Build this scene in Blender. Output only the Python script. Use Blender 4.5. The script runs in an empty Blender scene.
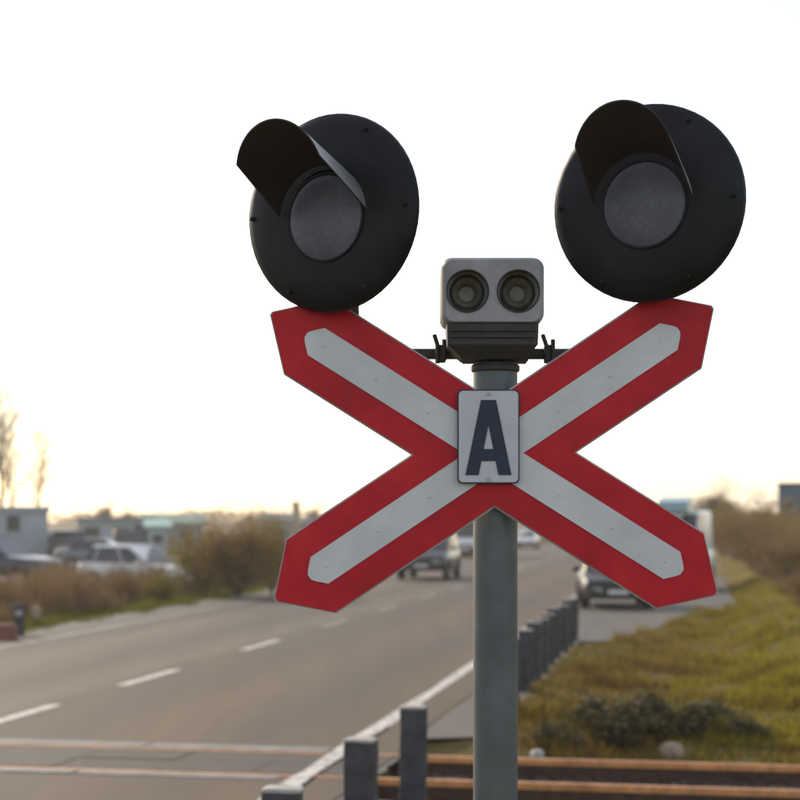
import bpy, bmesh, math, random
import numpy as np
from mathutils import Vector, Matrix

R = math.radians
random.seed(7)
scene = bpy.context.scene
COL = scene.collection

# ------------------------------------------------------------------ camera, sky, sun, exposure
EYE = 2.2                       # eye height above the road
cam_d = bpy.data.cameras.new('camera')
cam = bpy.data.objects.new('camera', cam_d); COL.objects.link(cam)
cam.location = (0, 0, EYE); cam.rotation_euler = (R(90), 0, 0)
cam_d.sensor_width = 36; cam_d.lens = 81.0; cam_d.shift_y = 0.15
cam_d.clip_start = 0.1; cam_d.clip_end = 9000
cam_d.dof.use_dof = True; cam_d.dof.focus_distance = 4.66; cam_d.dof.aperture_fstop = 4.2
scene.camera = cam

SUN_AZ, SUN_EL = -30.0, 23.0    # degrees, azimuth from +Y (view direction), negative = left
world = bpy.data.worlds.new('World'); scene.world = world; world.use_nodes = True
wn = world.node_tree; wn.nodes.clear()
sky = wn.nodes.new('ShaderNodeTexSky'); sky.sky_type = 'NISHITA'; sky.sun_disc = False
sky.sun_elevation = R(SUN_EL); sky.sun_rotation = R(SUN_AZ)
sky.air_density = 1.0; sky.dust_density = 0.8; sky.ozone_density = 1.0; sky.altitude = 50
veil = wn.nodes.new('ShaderNodeMixRGB'); veil.blend_type = 'ADD'; veil.inputs[0].default_value = 1.0
veil.inputs[2].default_value = (2.15, 1.75, 1.45, 1)          # thin even high cloud over the whole sky
bg = wn.nodes.new('ShaderNodeBackground'); bg.inputs['Strength'].default_value = 0.15
wo = wn.nodes.new('ShaderNodeOutputWorld')
wn.links.new(sky.outputs[0], veil.inputs[1]); wn.links.new(veil.outputs[0], bg.inputs['Color'])
wn.links.new(bg.outputs[0], wo.inputs['Surface'])

sun_d = bpy.data.lights.new('sun', 'SUN'); sun_d.energy = 3.0; sun_d.angle = R(2.0); sun_d.color = (1.0, 0.86, 0.66)
sun = bpy.data.objects.new('sun', sun_d); COL.objects.link(sun)
to_sun = Vector((math.sin(R(SUN_AZ))*math.cos(R(SUN_EL)), math.cos(R(SUN_AZ))*math.cos(R(SUN_EL)), math.sin(R(SUN_EL))))
sun.rotation_euler = to_sun.to_track_quat('Z', 'Y').to_euler(); sun.location = to_sun*50

scene.view_settings.view_transform = 'Standard'; scene.view_settings.look = 'None'
scene.view_settings.gamma = 1.0; scene.view_settings.use_curve_mapping = False
scene.view_settings.exposure = 0.2
scene.render.engine = 'CYCLES'

# ------------------------------------------------------------------ helpers
TH = R(9.15)                    # heading of the road against the view direction
CT, ST = math.cos(TH), math.sin(TH)
def road(s, t, z=0.0):          # s = metres to the right of the camera, t = metres along the road
    return Vector((s*CT + t*ST, -s*ST + t*CT, z))
def at(px, py, Y):              # a point of the photograph at a distance
    return Vector(((px-400)/1800*Y, Y, EYE + (520-py)/1800*Y))

def Y2(px, Y, z=0.0): return Vector(((px-400)/1800*Y, Y, z))

class MB:
    def __init__(s): s.v = []; s.f = []; s.m = []
    def add(s, vs, fs, mi=0):
        b = len(s.v); s.v += [tuple(v) for v in vs]
        s.f += [tuple(b+i for i in f) for f in fs]; s.m += [mi]*len(fs); return s
    def box(s, c, d, rz=0, mi=0, M=None):
        x, y, z = d[0]/2, d[1]/2, d[2]/2
        vs = [Vector((a*x, b*y, e*z)) for e in (-1, 1) for b in (-1, 1) for a in (-1, 1)]
        if M is None: M = Matrix.Rotation(rz, 3, 'Z')
        vs = [M @ v + Vector(c) for v in vs]
        return s.add(vs, [(0,2,3,1),(4,5,7,6),(0,1,5,4),(2,6,7,3),(0,4,6,2),(1,3,7,5)], mi)
    def bevbox(s, c, d, b, rz=0, mi=0):
        bm = bmesh.new(); bmesh.ops.create_cube(bm, size=1)
        for v in bm.verts: v.co = Vector((v.co.x*d[0], v.co.y*d[1], v.co.z*d[2]))
        bmesh.ops.bevel(bm, geom=bm.edges[:], offset=b, segments=2, affect='EDGES', profile=0.5)
        M = Matrix.Rotation(rz, 3, 'Z')
        bm.verts.index_update()
        vs = [M @ v.co + Vector(c) for v in bm.verts]; fs = [[v.index for v in f.verts] for f in bm.faces]
        bm.free(); return s.add(vs, fs, mi)
    def tube(s, pts, rad, n=10, cap=True, mi=0):
        pts = [Vector(p) for p in pts]
        if not isinstance(rad, (list, tuple)): rad = [rad]*len(pts)
        vs = []; fs = []; prev = None
        for i, p in enumerate(pts):
            a = pts[max(i-1, 0)]; b = pts[min(i+1, len(pts)-1)]
            d = (b-a).normalized()
            if prev is None: u = d.orthogonal().normalized()
            else:
                u = prev - d*prev.dot(d); u = u.normalized() if u.length > 1e-6 else d.orthogonal().normalized()
            prev = u; w = d.cross(u)
            for k in range(n):
                an = 2*math.pi*k/n; vs.append(p + (u*math.cos(an) + w*math.sin(an))*rad[i])
        for i in range(len(pts)-1):
            for k in range(n):
                k2 = (k+1) % n; fs.append((i*n+k, i*n+k2, (i+1)*n+k2, (i+1)*n+k))
        if cap: fs.append(tuple(range(n-1, -1, -1))); fs.append(tuple((len(pts)-1)*n+k for k in range(n)))
        return s.add(vs, fs, mi)
    def lathe(s, prof, O, ax, n=32, mi=0):          # prof: (distance along axis, radius)
        ax = Vector(ax).normalized(); u = ax.orthogonal().normalized(); w = ax.cross(u); O = Vector(O)
        vs = []; fs = []
        for (h, r) in prof:
            for k in range(n):
                an = 2*math.pi*k/n; vs.append(O + ax*h + (u*math.cos(an) + w*math.sin(an))*r)
        for i in range(len(prof)-1):
            for k in range(n):
                k2 = (k+1) % n; fs.append((i*n+k, i*n+k2, (i+1)*n+k2, (i+1)*n+k))
        return s.add(vs, fs, mi)
    def prism(s, poly, O, X, Z, N, depth, mi=0):    # poly of 2-D points in the X/Z plane, thickened along N
        O, X, Z, N = Vector(O), Vector(X), Vector(Z), Vector(N); n = len(poly)
        fr = [O + X*a + Z*b for a, b in poly]; bk = [p + N*depth for p in fr]
        fs = [tuple(range(n)), tuple(range(2*n-1, n-1, -1))] + [(i, i+n, (i+1) % n + n, (i+1) % n) for i in range(n)]
        return s.add(fr+bk, fs, mi)
    def mesh(s, name, mats, smooth=False, fix=True):
        me = bpy.data.meshes.new(name); me.from_pydata(s.v, [], s.f)
        for m in (mats if isinstance(mats, (list, tuple)) else [mats]): me.materials.append(m)
        if any(s.m): me.polygons.foreach_set('material_index', s.m)
        if fix:
            bm = bmesh.new(); bm.from_mesh(me); bmesh.ops.recalc_face_normals(bm, faces=bm.faces); bm.to_mesh(me); bm.free()
        if smooth:
            me.polygons.foreach_set('use_smooth', [True]*len(me.polygons))
            try: me.set_sharp_from_angle(angle=R(38))
            except Exception: pass
        me.update(); return me
    def build(s, name, mats, parent=None, smooth=False, fix=True):
        return link(name, s.mesh(name, mats, smooth, fix), parent)

def link(name, data, parent=None, loc=None, rz=None):
    o = bpy.data.objects.new(name, data); COL.objects.link(o)
    if parent is not None: o.parent = parent
    if loc is not None: o.location = loc
    if rz is not None: o.rotation_euler = (0, 0, rz)
    return o
def empty(name, loc, rz=0):
    o = link(name, None, None, loc, rz); o.empty_display_size = 0.3; return o
def tag(o, label=None, cat=None, group=None, kind=None):
    if label: o['label'] = label
    if cat: o['category'] = cat
    if group: o['group'] = group
    if kind: o['kind'] = kind
    return o
def copy_tree(o, parent=None):
    c = o.copy(); COL.objects.link(c); c.parent = parent
    for ch in [x for x in bpy.data.objects if x.parent == o]: copy_tree(ch, c)
    return c
def arr_mesh(name, V, F, mats, mi=None):            # numpy verts / faces (all the same size)
    me = bpy.data.meshes.new(name); k = F.shape[1]
    me.vertices.add(len(V)); me.vertices.foreach_set('co', V.astype(np.float32).ravel())
    me.loops.add(F.size); me.loops.foreach_set('vertex_index', F.astype(np.int32).ravel())
    me.polygons.add(len(F)); me.polygons.foreach_set('loop_start', np.arange(0, F.size, k, dtype=np.int32))
    for m in (mats if isinstance(mats, (list, tuple)) else [mats]): me.materials.append(m)
    if mi is not None: me.polygons.foreach_set('material_index', mi.astype(np.int32))
    me.update(calc_edges=True); return me

# ------------------------------------------------------------------ materials
def base_mat(name, rough=0.6, metal=0.0, spec=0.5):
    m = bpy.data.materials.new(name); m.use_nodes = True
    b = m.node_tree.nodes['Principled BSDF']
    b.inputs['Roughness'].default_value = rough; b.inputs['Metallic'].default_value = metal
    b.inputs['Specular IOR Level'].default_value = spec
    return m, m.node_tree, b
def noise(nt, scale, detail=4, rough=0.6, coord='Object', stretch=None):
    tc = nt.nodes.new('ShaderNodeTexCoord'); n = nt.nodes.new('ShaderNodeTexNoise')
    n.inputs['Scale'].default_value = scale; n.inputs['Detail'].default_value = detail; n.inputs['Roughness'].default_value = rough
    if stretch:
        mp = nt.nodes.new('ShaderNodeMapping'); mp.inputs['Scale'].default_value = stretch[0]
        mp.inputs['Rotation'].default_value = (0, 0, stretch[1])
        nt.links.new(tc.outputs[coord], mp.inputs[0]); nt.links.new(mp.outputs[0], n.inputs['Vector'])
    else: nt.links.new(tc.outputs[coord], n.inputs['Vector'])
    return n.outputs['Fac']
def ramp(nt, fac, stops):
    r = nt.nodes.new('ShaderNodeValToRGB'); e = r.color_ramp.elements
    while len(e) < len(stops): e.new(0.5)
    for i, (p, c) in enumerate(stops): e[i].position = p; e[i].color = (*c, 1)
    nt.links.new(fac, r.inputs[0]); return r.outputs[0]
def mix(nt, fac, a, b, mode='MIX'):
    m = nt.nodes.new('ShaderNodeMixRGB'); m.blend_type = mode
    for k, x in ((0, fac), (1, a), (2, b)):
        if isinstance(x, (int, float)): m.inputs[k].default_value = x
        elif isinstance(x, tuple): m.inputs[k].default_value = (*x, 1)
        else: nt.links.new(x, m.inputs[k])
    return m.outputs[0]
def bump(nt, b, h, strength=0.3, dist=0.01):
    n = nt.nodes.new('ShaderNodeBump'); n.inputs['Strength'].default_value = strength; n.inputs['Distance'].default_value = dist
    nt.links.new(h, n.inputs['Height']); nt.links.new(n.outputs[0], b.inputs['Normal'])
def vary(name, c, amt=0.25, scale=6, rough=0.6, metal=0.0, bmp=0.0, spec=0.5, rv=0.12):
    """a colour with uneven wear"""
    m, nt, b = base_mat(name, rough, metal, spec)
    f = noise(nt, scale, 6, 0.65)
    lo = tuple(x*(1-amt) for x in c); hi = tuple(min(1, x*(1+amt)) for x in c)
    nt.links.new(ramp(nt, f, [(0.3, lo), (0.7, hi)]), b.inputs['Base Color'])
    f2 = noise(nt, scale*3.1, 5, 0.6)
    mr = nt.nodes.new('ShaderNodeMapRange'); mr.inputs['To Min'].default_value = max(0.02, rough-rv); mr.inputs['To Max'].default_value = min(1, rough+rv)
    nt.links.new(f2, mr.inputs['Value']); nt.links.new(mr.outputs[0], b.inputs['Roughness'])
    if bmp: bump(nt, b, f2, bmp)
    return m
def island_mat(name, stops, rough=0.75, patch=None, trans=0.0):
    """each leaf or blade takes its own colour; patch = (scale, colour) drifts over metres"""
    m, nt, b = base_mat(name, rough, 0, 0.2)
    g = nt.nodes.new('ShaderNodeNewGeometry')
    c = ramp(nt, g.outputs['Random Per Island'], stops)
    if patch:
        f = noise(nt, patch[0], 3, 0.6)
        fr = ramp(nt, f, [(0.42, (0, 0, 0)), (0.62, (1, 1, 1))])
        c = mix(nt, fr, c, mix(nt, 0.7, c, patch[1]))
    nt.links.new(c, b.inputs['Base Color'])
    if trans:
        tr = nt.nodes.new('ShaderNodeBsdfTranslucent'); nt.links.new(c, tr.inputs['Color'])
        ms = nt.nodes.new('ShaderNodeMixShader'); ms.inputs[0].default_value = trans
        out = nt.nodes['Material Output']
        nt.links.new(b.outputs[0], ms.inputs[1]); nt.links.new(tr.outputs[0], ms.inputs[2]); nt.links.new(ms.outputs[0], out.inputs[0])
    return m

M = {}
M['black'] = vary('black_lamp_paint', (0.0105, 0.0115, 0.013), 0.5, 6, 0.5, 0, 0.08, 0.22)
M['visor_out'] = vary('sky_lit_visor_outside', (0.42, 0.43, 0.42), 0.3, 5, 0.4, 0.6, 0, 0.6, 0.06)  # pale metal: the sky's highlight streak is put into the hood's outer colour
M['visor_in'] = vary('visor_paint', (0.028, 0.0215, 0.0185), 0.25, 5, 0.45, 0, 0, 0.4, 0.05)
M['pole'] = vary('galvanised_pole', (0.108, 0.125, 0.125), 0.22, 7, 0.5, 0.25, 0.05)
M['bracket'] = vary('dark_bracket_steel', (0.045, 0.042, 0.04), 0.4, 20, 0.6, 0.3, 0.1)
M['boxgrey'] = vary('grey_cast_housing', (0.30, 0.295, 0.30), 0.2, 14, 0.55, 0, 0.06)
M['boxdark'] = vary('dark_cast_housing', (0.035, 0.033, 0.03), 0.4, 18, 0.6, 0, 0.1)
M['white_sheet'] = vary('grey_white_reflective_sheet', (0.60, 0.625, 0.625), 0.14, 4, 0.45)
M['plate'] = vary('letter_plate_white', (0.52, 0.54, 0.57), 0.12, 6, 0.45)
M['navy'] = vary('navy_letter_paint', (0.008, 0.017, 0.045), 0.3, 20, 0.5)
M['sign_edge'] = vary('bare_sign_edge', (0.42, 0.40, 0.39), 0.2, 10, 0.5, 0.2)

def red_mat():
    m, nt, b = base_mat('worn_red_sheet', 0.5, 0, 0.3)
    f = noise(nt, 5, 6, 0.7); f2 = noise(nt, 40, 4, 0.7)
    c = ramp(nt, f, [(0.28, (0.32, 0.007, 0.014)), (0.5, (0.50, 0.007, 0.018)), (0.75, (0.60, 0.02, 0.025))])
    sc = ramp(nt, f2, [(0.68, (0, 0, 0)), (0.8, (0.45, 0.45, 0.45))])
    nt.links.new(mix(nt, sc, c, (0.30, 0.10, 0.09)), b.inputs['Base Color'])
    return m
M['red'] = red_mat()
def lens_mat():
    m, nt, b = base_mat('smoked_lamp_lens', 0.5, 0, 0.3)
    tc = nt.nodes.new('ShaderNodeTexCoord'); w = nt.nodes.new('ShaderNodeTexVoronoi'); w.inputs['Scale'].default_value = 75
    nt.links.new(tc.outputs['Object'], w.inputs['Vector'])
    f = noise(nt, 9, 4)
    c = ramp(nt, f, [(0.35, (0.10, 0.104, 0.122)), (0.7, (0.14, 0.142, 0.162))])
    c = mix(nt, 0.2, c, ramp(nt, w.outputs['Distance'], [(0.1, (0.7, 0.7, 0.7)), (0.6, (0.3, 0.3, 0.3))]), 'OVERLAY')
    nt.links.new(c, b.inputs['Base Color'])
    bump(nt, b, w.outputs['Distance'], 0.35, 0.003)
    return m
M['lens'] = lens_mat()
M['horn'] = vary('horn_lens', (0.13, 0.115, 0.085), 0.35, 25, 0.35)

def asphalt(name, lo, hi, warm):
    m, nt, b = base_mat(name, 0.75, 0, 0.22)
    big = noise(nt, 0.35, 4, 0.6, stretch=((1.0, 0.10, 1), TH))
    fine = noise(nt, 60, 3, 0.7)
    c = ramp(nt, big, [(0.3, lo), (0.55, hi), (0.75, warm)])
    c = mix(nt, 0.35, c, ramp(nt, fine, [(0.3, (0.35, 0.35, 0.35)), (0.7, (0.65, 0.65, 0.65))]), 'OVERLAY')
    cr = noise(nt, 2.2, 8, 0.75)
    crk = ramp(nt, cr, [(0.488, (1, 1, 1)), (0.497, (0.55, 0.55, 0.55)), (0.506, (1, 1, 1))])
    c = mix(nt, 0.35, c, crk, 'MULTIPLY')
    nt.links.new(c, b.inputs['Base Color'])
    mr = nt.nodes.new('ShaderNodeMapRange'); mr.inputs['To Min'].default_value = 0.65; mr.inputs['To Max'].default_value = 0.85
    nt.links.new(big, mr.inputs['Value']); nt.links.new(mr.outputs[0], b.inputs['Roughness'])
    bump(nt, b, fine, 0.35, 0.006)
    return m
def lane_wear(m):
    nt = m.node_tree; b = nt.nodes['Principled BSDF']; src = b.inputs['Base Color'].links[0].from_socket
    tc = nt.nodes.new('ShaderNodeTexCoord'); d = nt.nodes.new('ShaderNodeVectorMath'); d.operation = 'DOT_PRODUCT'
    d.inputs[1].default_value = (CT, -ST, 0); nt.links.new(tc.outputs['Object'], d.inputs[0])
    wob = noise(nt, 0.5, 3, 0.6); mw = nt.nodes.new('ShaderNodeMath'); mw.operation = 'MULTIPLY_ADD'; mw.inputs[1].default_value = 0.5
    nt.links.new(wob, mw.inputs[0]); nt.links.new(d.outputs['Value'], mw.inputs[2])
    mr = nt.nodes.new('ShaderNodeMapRange'); mr.inputs['From Min'].default_value = -12.3; mr.inputs['From Max'].default_value = -2.5
    nt.links.new(mw.outputs[0], mr.inputs['Value'])
    g, w, dk = (.74, .77, .78), (.64, .56, .47), (.43, .415, .39)
    ln = ramp(nt, mr.outputs[0], [(0, (.5, .5, .48)), (.13, dk), (.22, g), (.36, dk), (.47, g), (.52, (.50, .47, .43)), (.62, dk), (.72, w), (.84, (.45, .43, .40)), (.93, (.68, .58, .46)), (1, (.62, .55, .46))])
    c = mix(nt, 1.0, src, ln, 'OVERLAY')
    st_ = noise(nt, 1.6, 5, 0.7, stretch=((1.0, 0.05, 1), TH)); c = mix(nt, 0.6, c, ramp(nt, st_, [(0.3, (.36, .36, .36)), (0.7, (.64, .63, .61))]), 'OVERLAY')
    pt = noise(nt, 0.16, 2, 0.4, stretch=((1.2, 0.35, 1), TH)); pf = ramp(nt, pt, [(0.575, (0, 0, 0)), (0.585, (0.4, 0.4, 0.4))])
    c = mix(nt, pf, c, (0.055, 0.048, 0.042))
    nt.links.new(c, b.inputs['Base Color']); return m
M['asphalt'] = asphalt('worn_asphalt', (0.066, 0.050, 0.035), (0.086, 0.064, 0.043), (0.112, 0.079, 0.049))
M['gravel'] = asphalt('gravel_shoulder', (0.10, 0.09, 0.077), (0.13, 0.115, 0.096), (0.15, 0.128, 0.10))
def worn_paint(name, lo):
    m, nt, b = base_mat(name, 0.6)
    f = noise(nt, 7, 8, 0.75)
    nt.links.new(ramp(nt, f, [(lo, (0.15, 0.135, 0.115)), (lo+.12, (0.60, 0.56, 0.49)), (lo+.3, (0.74, 0.70, 0.62))]), b.inputs['Base Color'])
    return m
M['paint'] = worn_paint('worn_road_paint', .40)
M['faded'] = worn_paint('faded_road_paint', .55)
M['concrete'] = vary('weathered_concrete', (0.18, 0.165, 0.145), 0.4, 5, 0.75, 0, 0.25)
M['post'] = vary('dark_weathered_post', (0.045, 0.048, 0.052), 0.6, 7, 0.75, 0, 0.3)
M['postcap'] = vary('pale_post_cap', (0.40, 0.38, 0.34), 0.3, 9, 0.7, 0, 0.2)
M['rust'] = vary('dark_rail_web', (0.07, 0.032, 0.018), 0.45, 8, 0.62, 0.2, 0.2)
M['railtop'] = vary('sunlit_rusty_rail_head', (0.58, 0.26, 0.09), 0.4, 7, 0.5, 0.15)  # rust, with the low sun on the head put into its brighter orange
M['sleeper'] = vary('old_sleeper', (0.085, 0.06, 0.045), 0.4, 6, 0.85, 0, 0.3)
M['ballast'] = island_mat('ballast', [(0, (0.03, 0.024, 0.02)), (0.5, (0.06, 0.047, 0.038)), (1, (0.11, 0.085, 0.068))], 0.9)
M['stone'] = vary('pale_stone', (0.33, 0.25, 0.17), 0.3, 7, 0.85, 0, 0.4)

def ground_mat():
    m, nt, b = base_mat('dry_grass_ground', 0.95, 0, 0.1)
    f = noise(nt, 0.22, 6, 0.65); f2 = noise(nt, 5, 5, 0.7)
    c = ramp(nt, f, [(0.30, (0.085, 0.078, 0.024)), (0.46, (0.135, 0.11, 0.035)), (0.6, (0.175, 0.125, 0.055)), (0.75, (0.14, 0.095, 0.05))])
    c = mix(nt, 0.6, c, ramp(nt, f2, [(0.3, (0.3, 0.3, 0.3)), (0.7, (0.7, 0.7, 0.7))]), 'OVERLAY')
    nt.links.new(c, b.inputs['Base Color']); bump(nt, b, f2, 0.7, 0.06)
    return m
M['ground'] = ground_mat()
M['blade_r'] = island_mat('verge_grass', [(0, (0.10, 0.095, 0.010)), (0.45, (0.20, 0.155, 0.016)), (0.8, (0.29, 0.195, 0.03)), (1, (0.36, 0.26, 0.07))], 0.7, (0.45, (0.22, 0.12, 0.04)), 0.4)
M['blade_y'] = island_mat('yellow_green_grass', [(0, (0.18, 0.18, 0.010)), (0.6, (0.34, 0.30, 0.018)), (1, (0.46, 0.37, 0.04))], 0.7, None, 0.4)
M['blade_dry'] = island_mat('pale_dry_grass', [(0, (0.26, 0.20, 0.06)), (0.6, (0.36, 0.28, 0.10)), (1, (0.44, 0.36, 0.17))], 0.7, None, 0.4)
M['blade_g'] = island_mat('green_grass', [(0, (0.08, 0.105, 0.008)), (0.6, (0.15, 0.16, 0.014)), (1, (0.23, 0.19, 0.035))], 0.7, None, 0.4)
M['weed'] = island_mat('dead_weed_stalks', [(0, (0.17, 0.10, 0.05)), (0.5, (0.25, 0.155, 0.08)), (1, (0.34, 0.23, 0.13))], 0.85, (0.3, (0.18, 0.14, 0.05)), 0.3)
M['twig'] = island_mat('bare_twigs', [(0, (0.11, 0.075, 0.048)), (0.6, (0.16, 0.11, 0.07)), (1, (0.22, 0.155, 0.10))], 0.85)
M['bark'] = vary('tree_bark', (0.13, 0.10, 0.075), 0.3, 8, 0.9, 0, 0.3)
M['leaf_o'] = island_mat('olive_leaves', [(0, (0.13, 0.115, 0.012)), (0.5, (0.23, 0.185, 0.02)), (1, (0.32, 0.23, 0.035))], 0.65, None, 0.45)
M['leaf_b'] = island_mat('brown_leaves', [(0, (0.15, 0.09, 0.03)), (0.5, (0.23, 0.14, 0.045)), (1, (0.31, 0.20, 0.07))], 0.7, None, 0.45)
M['leaf_d'] = island_mat('dark_weed_leaves', [(0, (0.055, 0.054, 0.024)), (0.6, (0.10, 0.09, 0.036)), (1, (0.18, 0.14, 0.06))], 0.7, None, 0.25)
M['leaf_p'] = island_mat('pale_budding_leaves', [(0, (0.16, 0.11, 0.06)), (0.6, (0.22, 0.16, 0.09)), (1, (0.28, 0.21, 0.12))], 0.7, None, 0.4)

def car_paint(name, c, rough=0.3):
    m = vary(name, c, 0.06, 3, rough, 0, 0, 0.5, 0.06)
    m.node_tree.nodes['Principled BSDF'].inputs['Coat Weight'].default_value = 0.35
    return m
M['p_white'] = car_paint('white_car_paint', (0.72, 0.72, 0.69))
M['p_silver'] = car_paint('silver_car_paint', (0.42, 0.42, 0.42))
M['p_black'] = car_paint('black_car_paint', (0.018, 0.02, 0.02))
M['p_black'].node_tree.nodes['Principled BSDF'].inputs['Coat Weight'].default_value = 0.0
M['p_black'].node_tree.nodes['Principled BSDF'].inputs['Specular IOR Level'].default_value = 0.3
M['p_green'] = car_paint('dark_green_car_paint', (0.03, 0.04, 0.035))
M['p_grey'] = car_paint('grey_car_paint', (0.16, 0.17, 0.18))
M['p_teal'] = car_paint('pale_teal_paint', (0.20, 0.33, 0.33))
M['p_navy'] = car_paint('navy_car_paint', (0.03, 0.045, 0.07))
M['glass'] = vary('tinted_car_glass', (0.03, 0.035, 0.04), 0.1, 2, 0.08, 0, 0, 0.7, 0.03)
M['tyre'] = vary('tyre_rubber', (0.02, 0.02, 0.02), 0.3, 9, 0.85)
M['rim'] = vary('wheel_rim', (0.35, 0.35, 0.36), 0.15, 9, 0.35, 0.7)
M['plastic'] = vary('dark_plastic_trim', (0.025, 0.025, 0.025), 0.3, 9, 0.6)
M['headlamp'] = vary('headlamp_glass', (0.32, 0.32, 0.30), 0.1, 9, 0.12, 0.2)
M['tail'] = vary('tail_lamp_red', (0.25, 0.01, 0.01), 0.2, 9, 0.25)
M['numplate'] = vary('number_plate', (0.6, 0.6, 0.58), 0.1, 9, 0.5)

M['wall_pale'] = vary('pale_blue_grey_wall', (0.36, 0.40, 0.42), 0.15, 1.2, 0.85)
M['wall_teal'] = vary('dark_teal_wall', (0.10, 0.14, 0.155), 0.2, 1.2, 0.85)
M['wall_white'] = vary('white_render_wall', (0.55, 0.54, 0.52), 0.15, 1.2, 0.85)
M['wall_grey'] = vary('grey_cladding', (0.24, 0.25, 0.26), 0.2, 1.2, 0.8)
M['wall_ochre'] = vary('ochre_wall', (0.30, 0.22, 0.10), 0.2, 1.2, 0.85)
M['roof_dark'] = vary('dark_roof_sheet', (0.05, 0.055, 0.06), 0.3, 2, 0.7)
M['roof_green'] = vary('green_roof_sheet', (0.10, 0.20, 0.14), 0.2, 2, 0.6)
M['roof_mint'] = vary('mint_roof_light', (0.30, 0.50, 0.40), 0.2, 2, 0.5)
M['blue_wall'] = vary('slate_blue_wall', (0.05, 0.10, 0.16), 0.2, 1, 0.7)
M['blue_pale'] = vary('light_blue_panel', (0.22, 0.29, 0.38), 0.15, 1, 0.7)
M['window'] = vary('window_glass', (0.02, 0.025, 0.03), 0.2, 2, 0.1)
M['frame'] = vary('window_frame', (0.40, 0.40, 0.40), 0.2, 2, 0.6)

lane_wear(M['asphalt'])
# ================================================================== SETTING
TRK_A = R(-11.5)                              # direction of the track against +X
TU = Vector((math.cos(TRK_A), math.sin(TRK_A), 0)); TV = Vector((-math.sin(TRK_A), math.cos(TRK_A), 0))
TRK_O = Vector((0, 16.05, 0))                 # middle of the track straight ahead of the camera
def trk(a, b, z=0): return TRK_O + TU*a + TV*b + Vector((0, 0, z))
def lay_edge(t):
    pts = [(31, -2.3), (33, -1.5), (37, -.7), (42, -.2), (47, 1.2), (72, 1.2), (82, -2.0)]
    for (a, x), (b, y) in zip(pts, pts[1:]):
        if a <= t <= b: return x+(y-x)*(t-a)/(b-a)
    return -3
def hgt(s, t):
    """height of the ground: ditch by the track, ridge to the right of the road"""
    z = -0.06 if (s > -1.85 or s < -13.2) else -0.03
    if s > -1.75:
        k = min(1, (s+1.75)/1.2); z -= 0.10*k
        z += 0.42*math.exp(-((s-1.9)/0.9)**2)*min(1, max(0, (t-20)/6))
        if s > 2.6: z -= 0.75*min(1, (s-2.6)/2.4)
        if s > 14: z += 0.6*min(1, (s-14)/30)
    if s < -13.2: z -= 0.12*min(1, (-13.2-s)/1.0)
    if s < -24: z += 0.3*min(1, (-24-s)/30)
    if 31 < t < 82 and -2.2 < s < 2.6:          # levelled for the lay-by
        e = lay_edge(t); q = max(0, min(1, (e+.9-s)/.6)); z = z*(1-q) + -.045*q
    p = road(s, t) - TRK_O; b = p.dot(TV)     # the trackbed lies a little lower
    if abs(b) < 3.2 and (s > (-2.72 if abs(b) < 2.1 else -1.9) or s < -13.3):
        z = min(z, -0.30 + 0.12*max(0, (abs(b)-2.0)/1.2)) if s > -1.9 else min(z, -0.30 + 0.27*max(0, (abs(b)-1.7)/.4))
    return z
def build_ground():
    S = sorted(set([-1500, -1000, -600, -300, -150, -90, -60, -45] + [round(-40+i*1.5, 2) for i in range(18)] + [-12.9, -12.5, -2.8, -2.7, -2.3, -1.9, -1.4] +
                   [round(-1+i*0.4, 2) for i in range(36)] + [16, 19, 23, 28, 36, 50, 80, 150, 300, 700, 1500]))
    T = sorted(set([-300, -100, -30, -10, 0, 5, 9] + [round(11+i*0.45, 2) for i in range(30)] + [26+i*2 for i in range(40)] + [115, 130, 160, 200, 300, 500, 900, 1500]))
    m = MB(); rnd = random.Random(3)
    for t in T:
        for s in S:
            z = hgt(s, t)
            if 10 < t < 105 and (-1.3 < s < 15 or -42 < s < -13): z += rnd.uniform(-0.05, 0.05)
            m.v.append(tuple(road(s, t, z)))
    n = len(S)
    for j in range(len(T)-1):
        for i in range(n-1): m.f.append((j*n+i, j*n+i+1, (j+1)*n+i+1, (j+1)*n+i)); m.m.append(0)
    return tag(m.build('ground', M['ground'], None, True, False), 'rough dry grass ground on both sides of the road', kind='structure')
build_ground()

def strip(s0, s1, t0, t1, z, n=1, jit=0.0, seed=0):
    m = MB(); rnd = random.Random(seed); vs = []
    for i in range(n+1):
        t = t0+(t1-t0)*i/n
        vs += [road(s0+rnd.uniform(-jit, jit), t, z), road(s1+rnd.uniform(-jit, jit), t, z)]
    m.add(vs, [(2*i, 2*i+1, 2*i+3, 2*i+2) for i in range(n)]); return m
SL, SE, SC, SR = -12.3, -3.25, -7.45, -2.75     # left edge, edge line, centre line, right edge of the asphalt
def shoulder():
    m = MB(); rnd = random.Random(5); vs = []; n = 0; t = -30.0
    while t < 700:
        e = -1.95 if not 13.9 < t < 18.3 else -2.68
        vs += [road(-13.2+rnd.uniform(-.12, .12), t, -.008), road(e+rnd.uniform(-.05, .05), t, -.008)]; n += 1
        t += 0.3 if t < 40 else 2.0
    m.add(vs, [(2*i, 2*i+1, 2*i+3, 2*i+2) for i in range(n-1)]); return m
sh = shoulder().build('gravel_shoulder', M['gravel'], None, False, False); tag(sh, 'pale gravel shoulder along the road', kind='structure')
rd = strip(SL, SR, -30, 900, 0.0, 700, 0.03, 6).build('road', M['asphalt'], None, False, False); tag(rd, 'worn brownish grey two lane asphalt road', kind='structure')
strip(SE-0.085, SE+0.085, -30, 13.9, 0.005, 90, 0.02, 7).build('edge_line', M['paint'], rd, False, False)
strip(SE-0.085, SE+0.085, 13.9, 18.9, 0.0175, 10, 0.015, 8).build('edge_line', M['paint'], rd, False, False)
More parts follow.
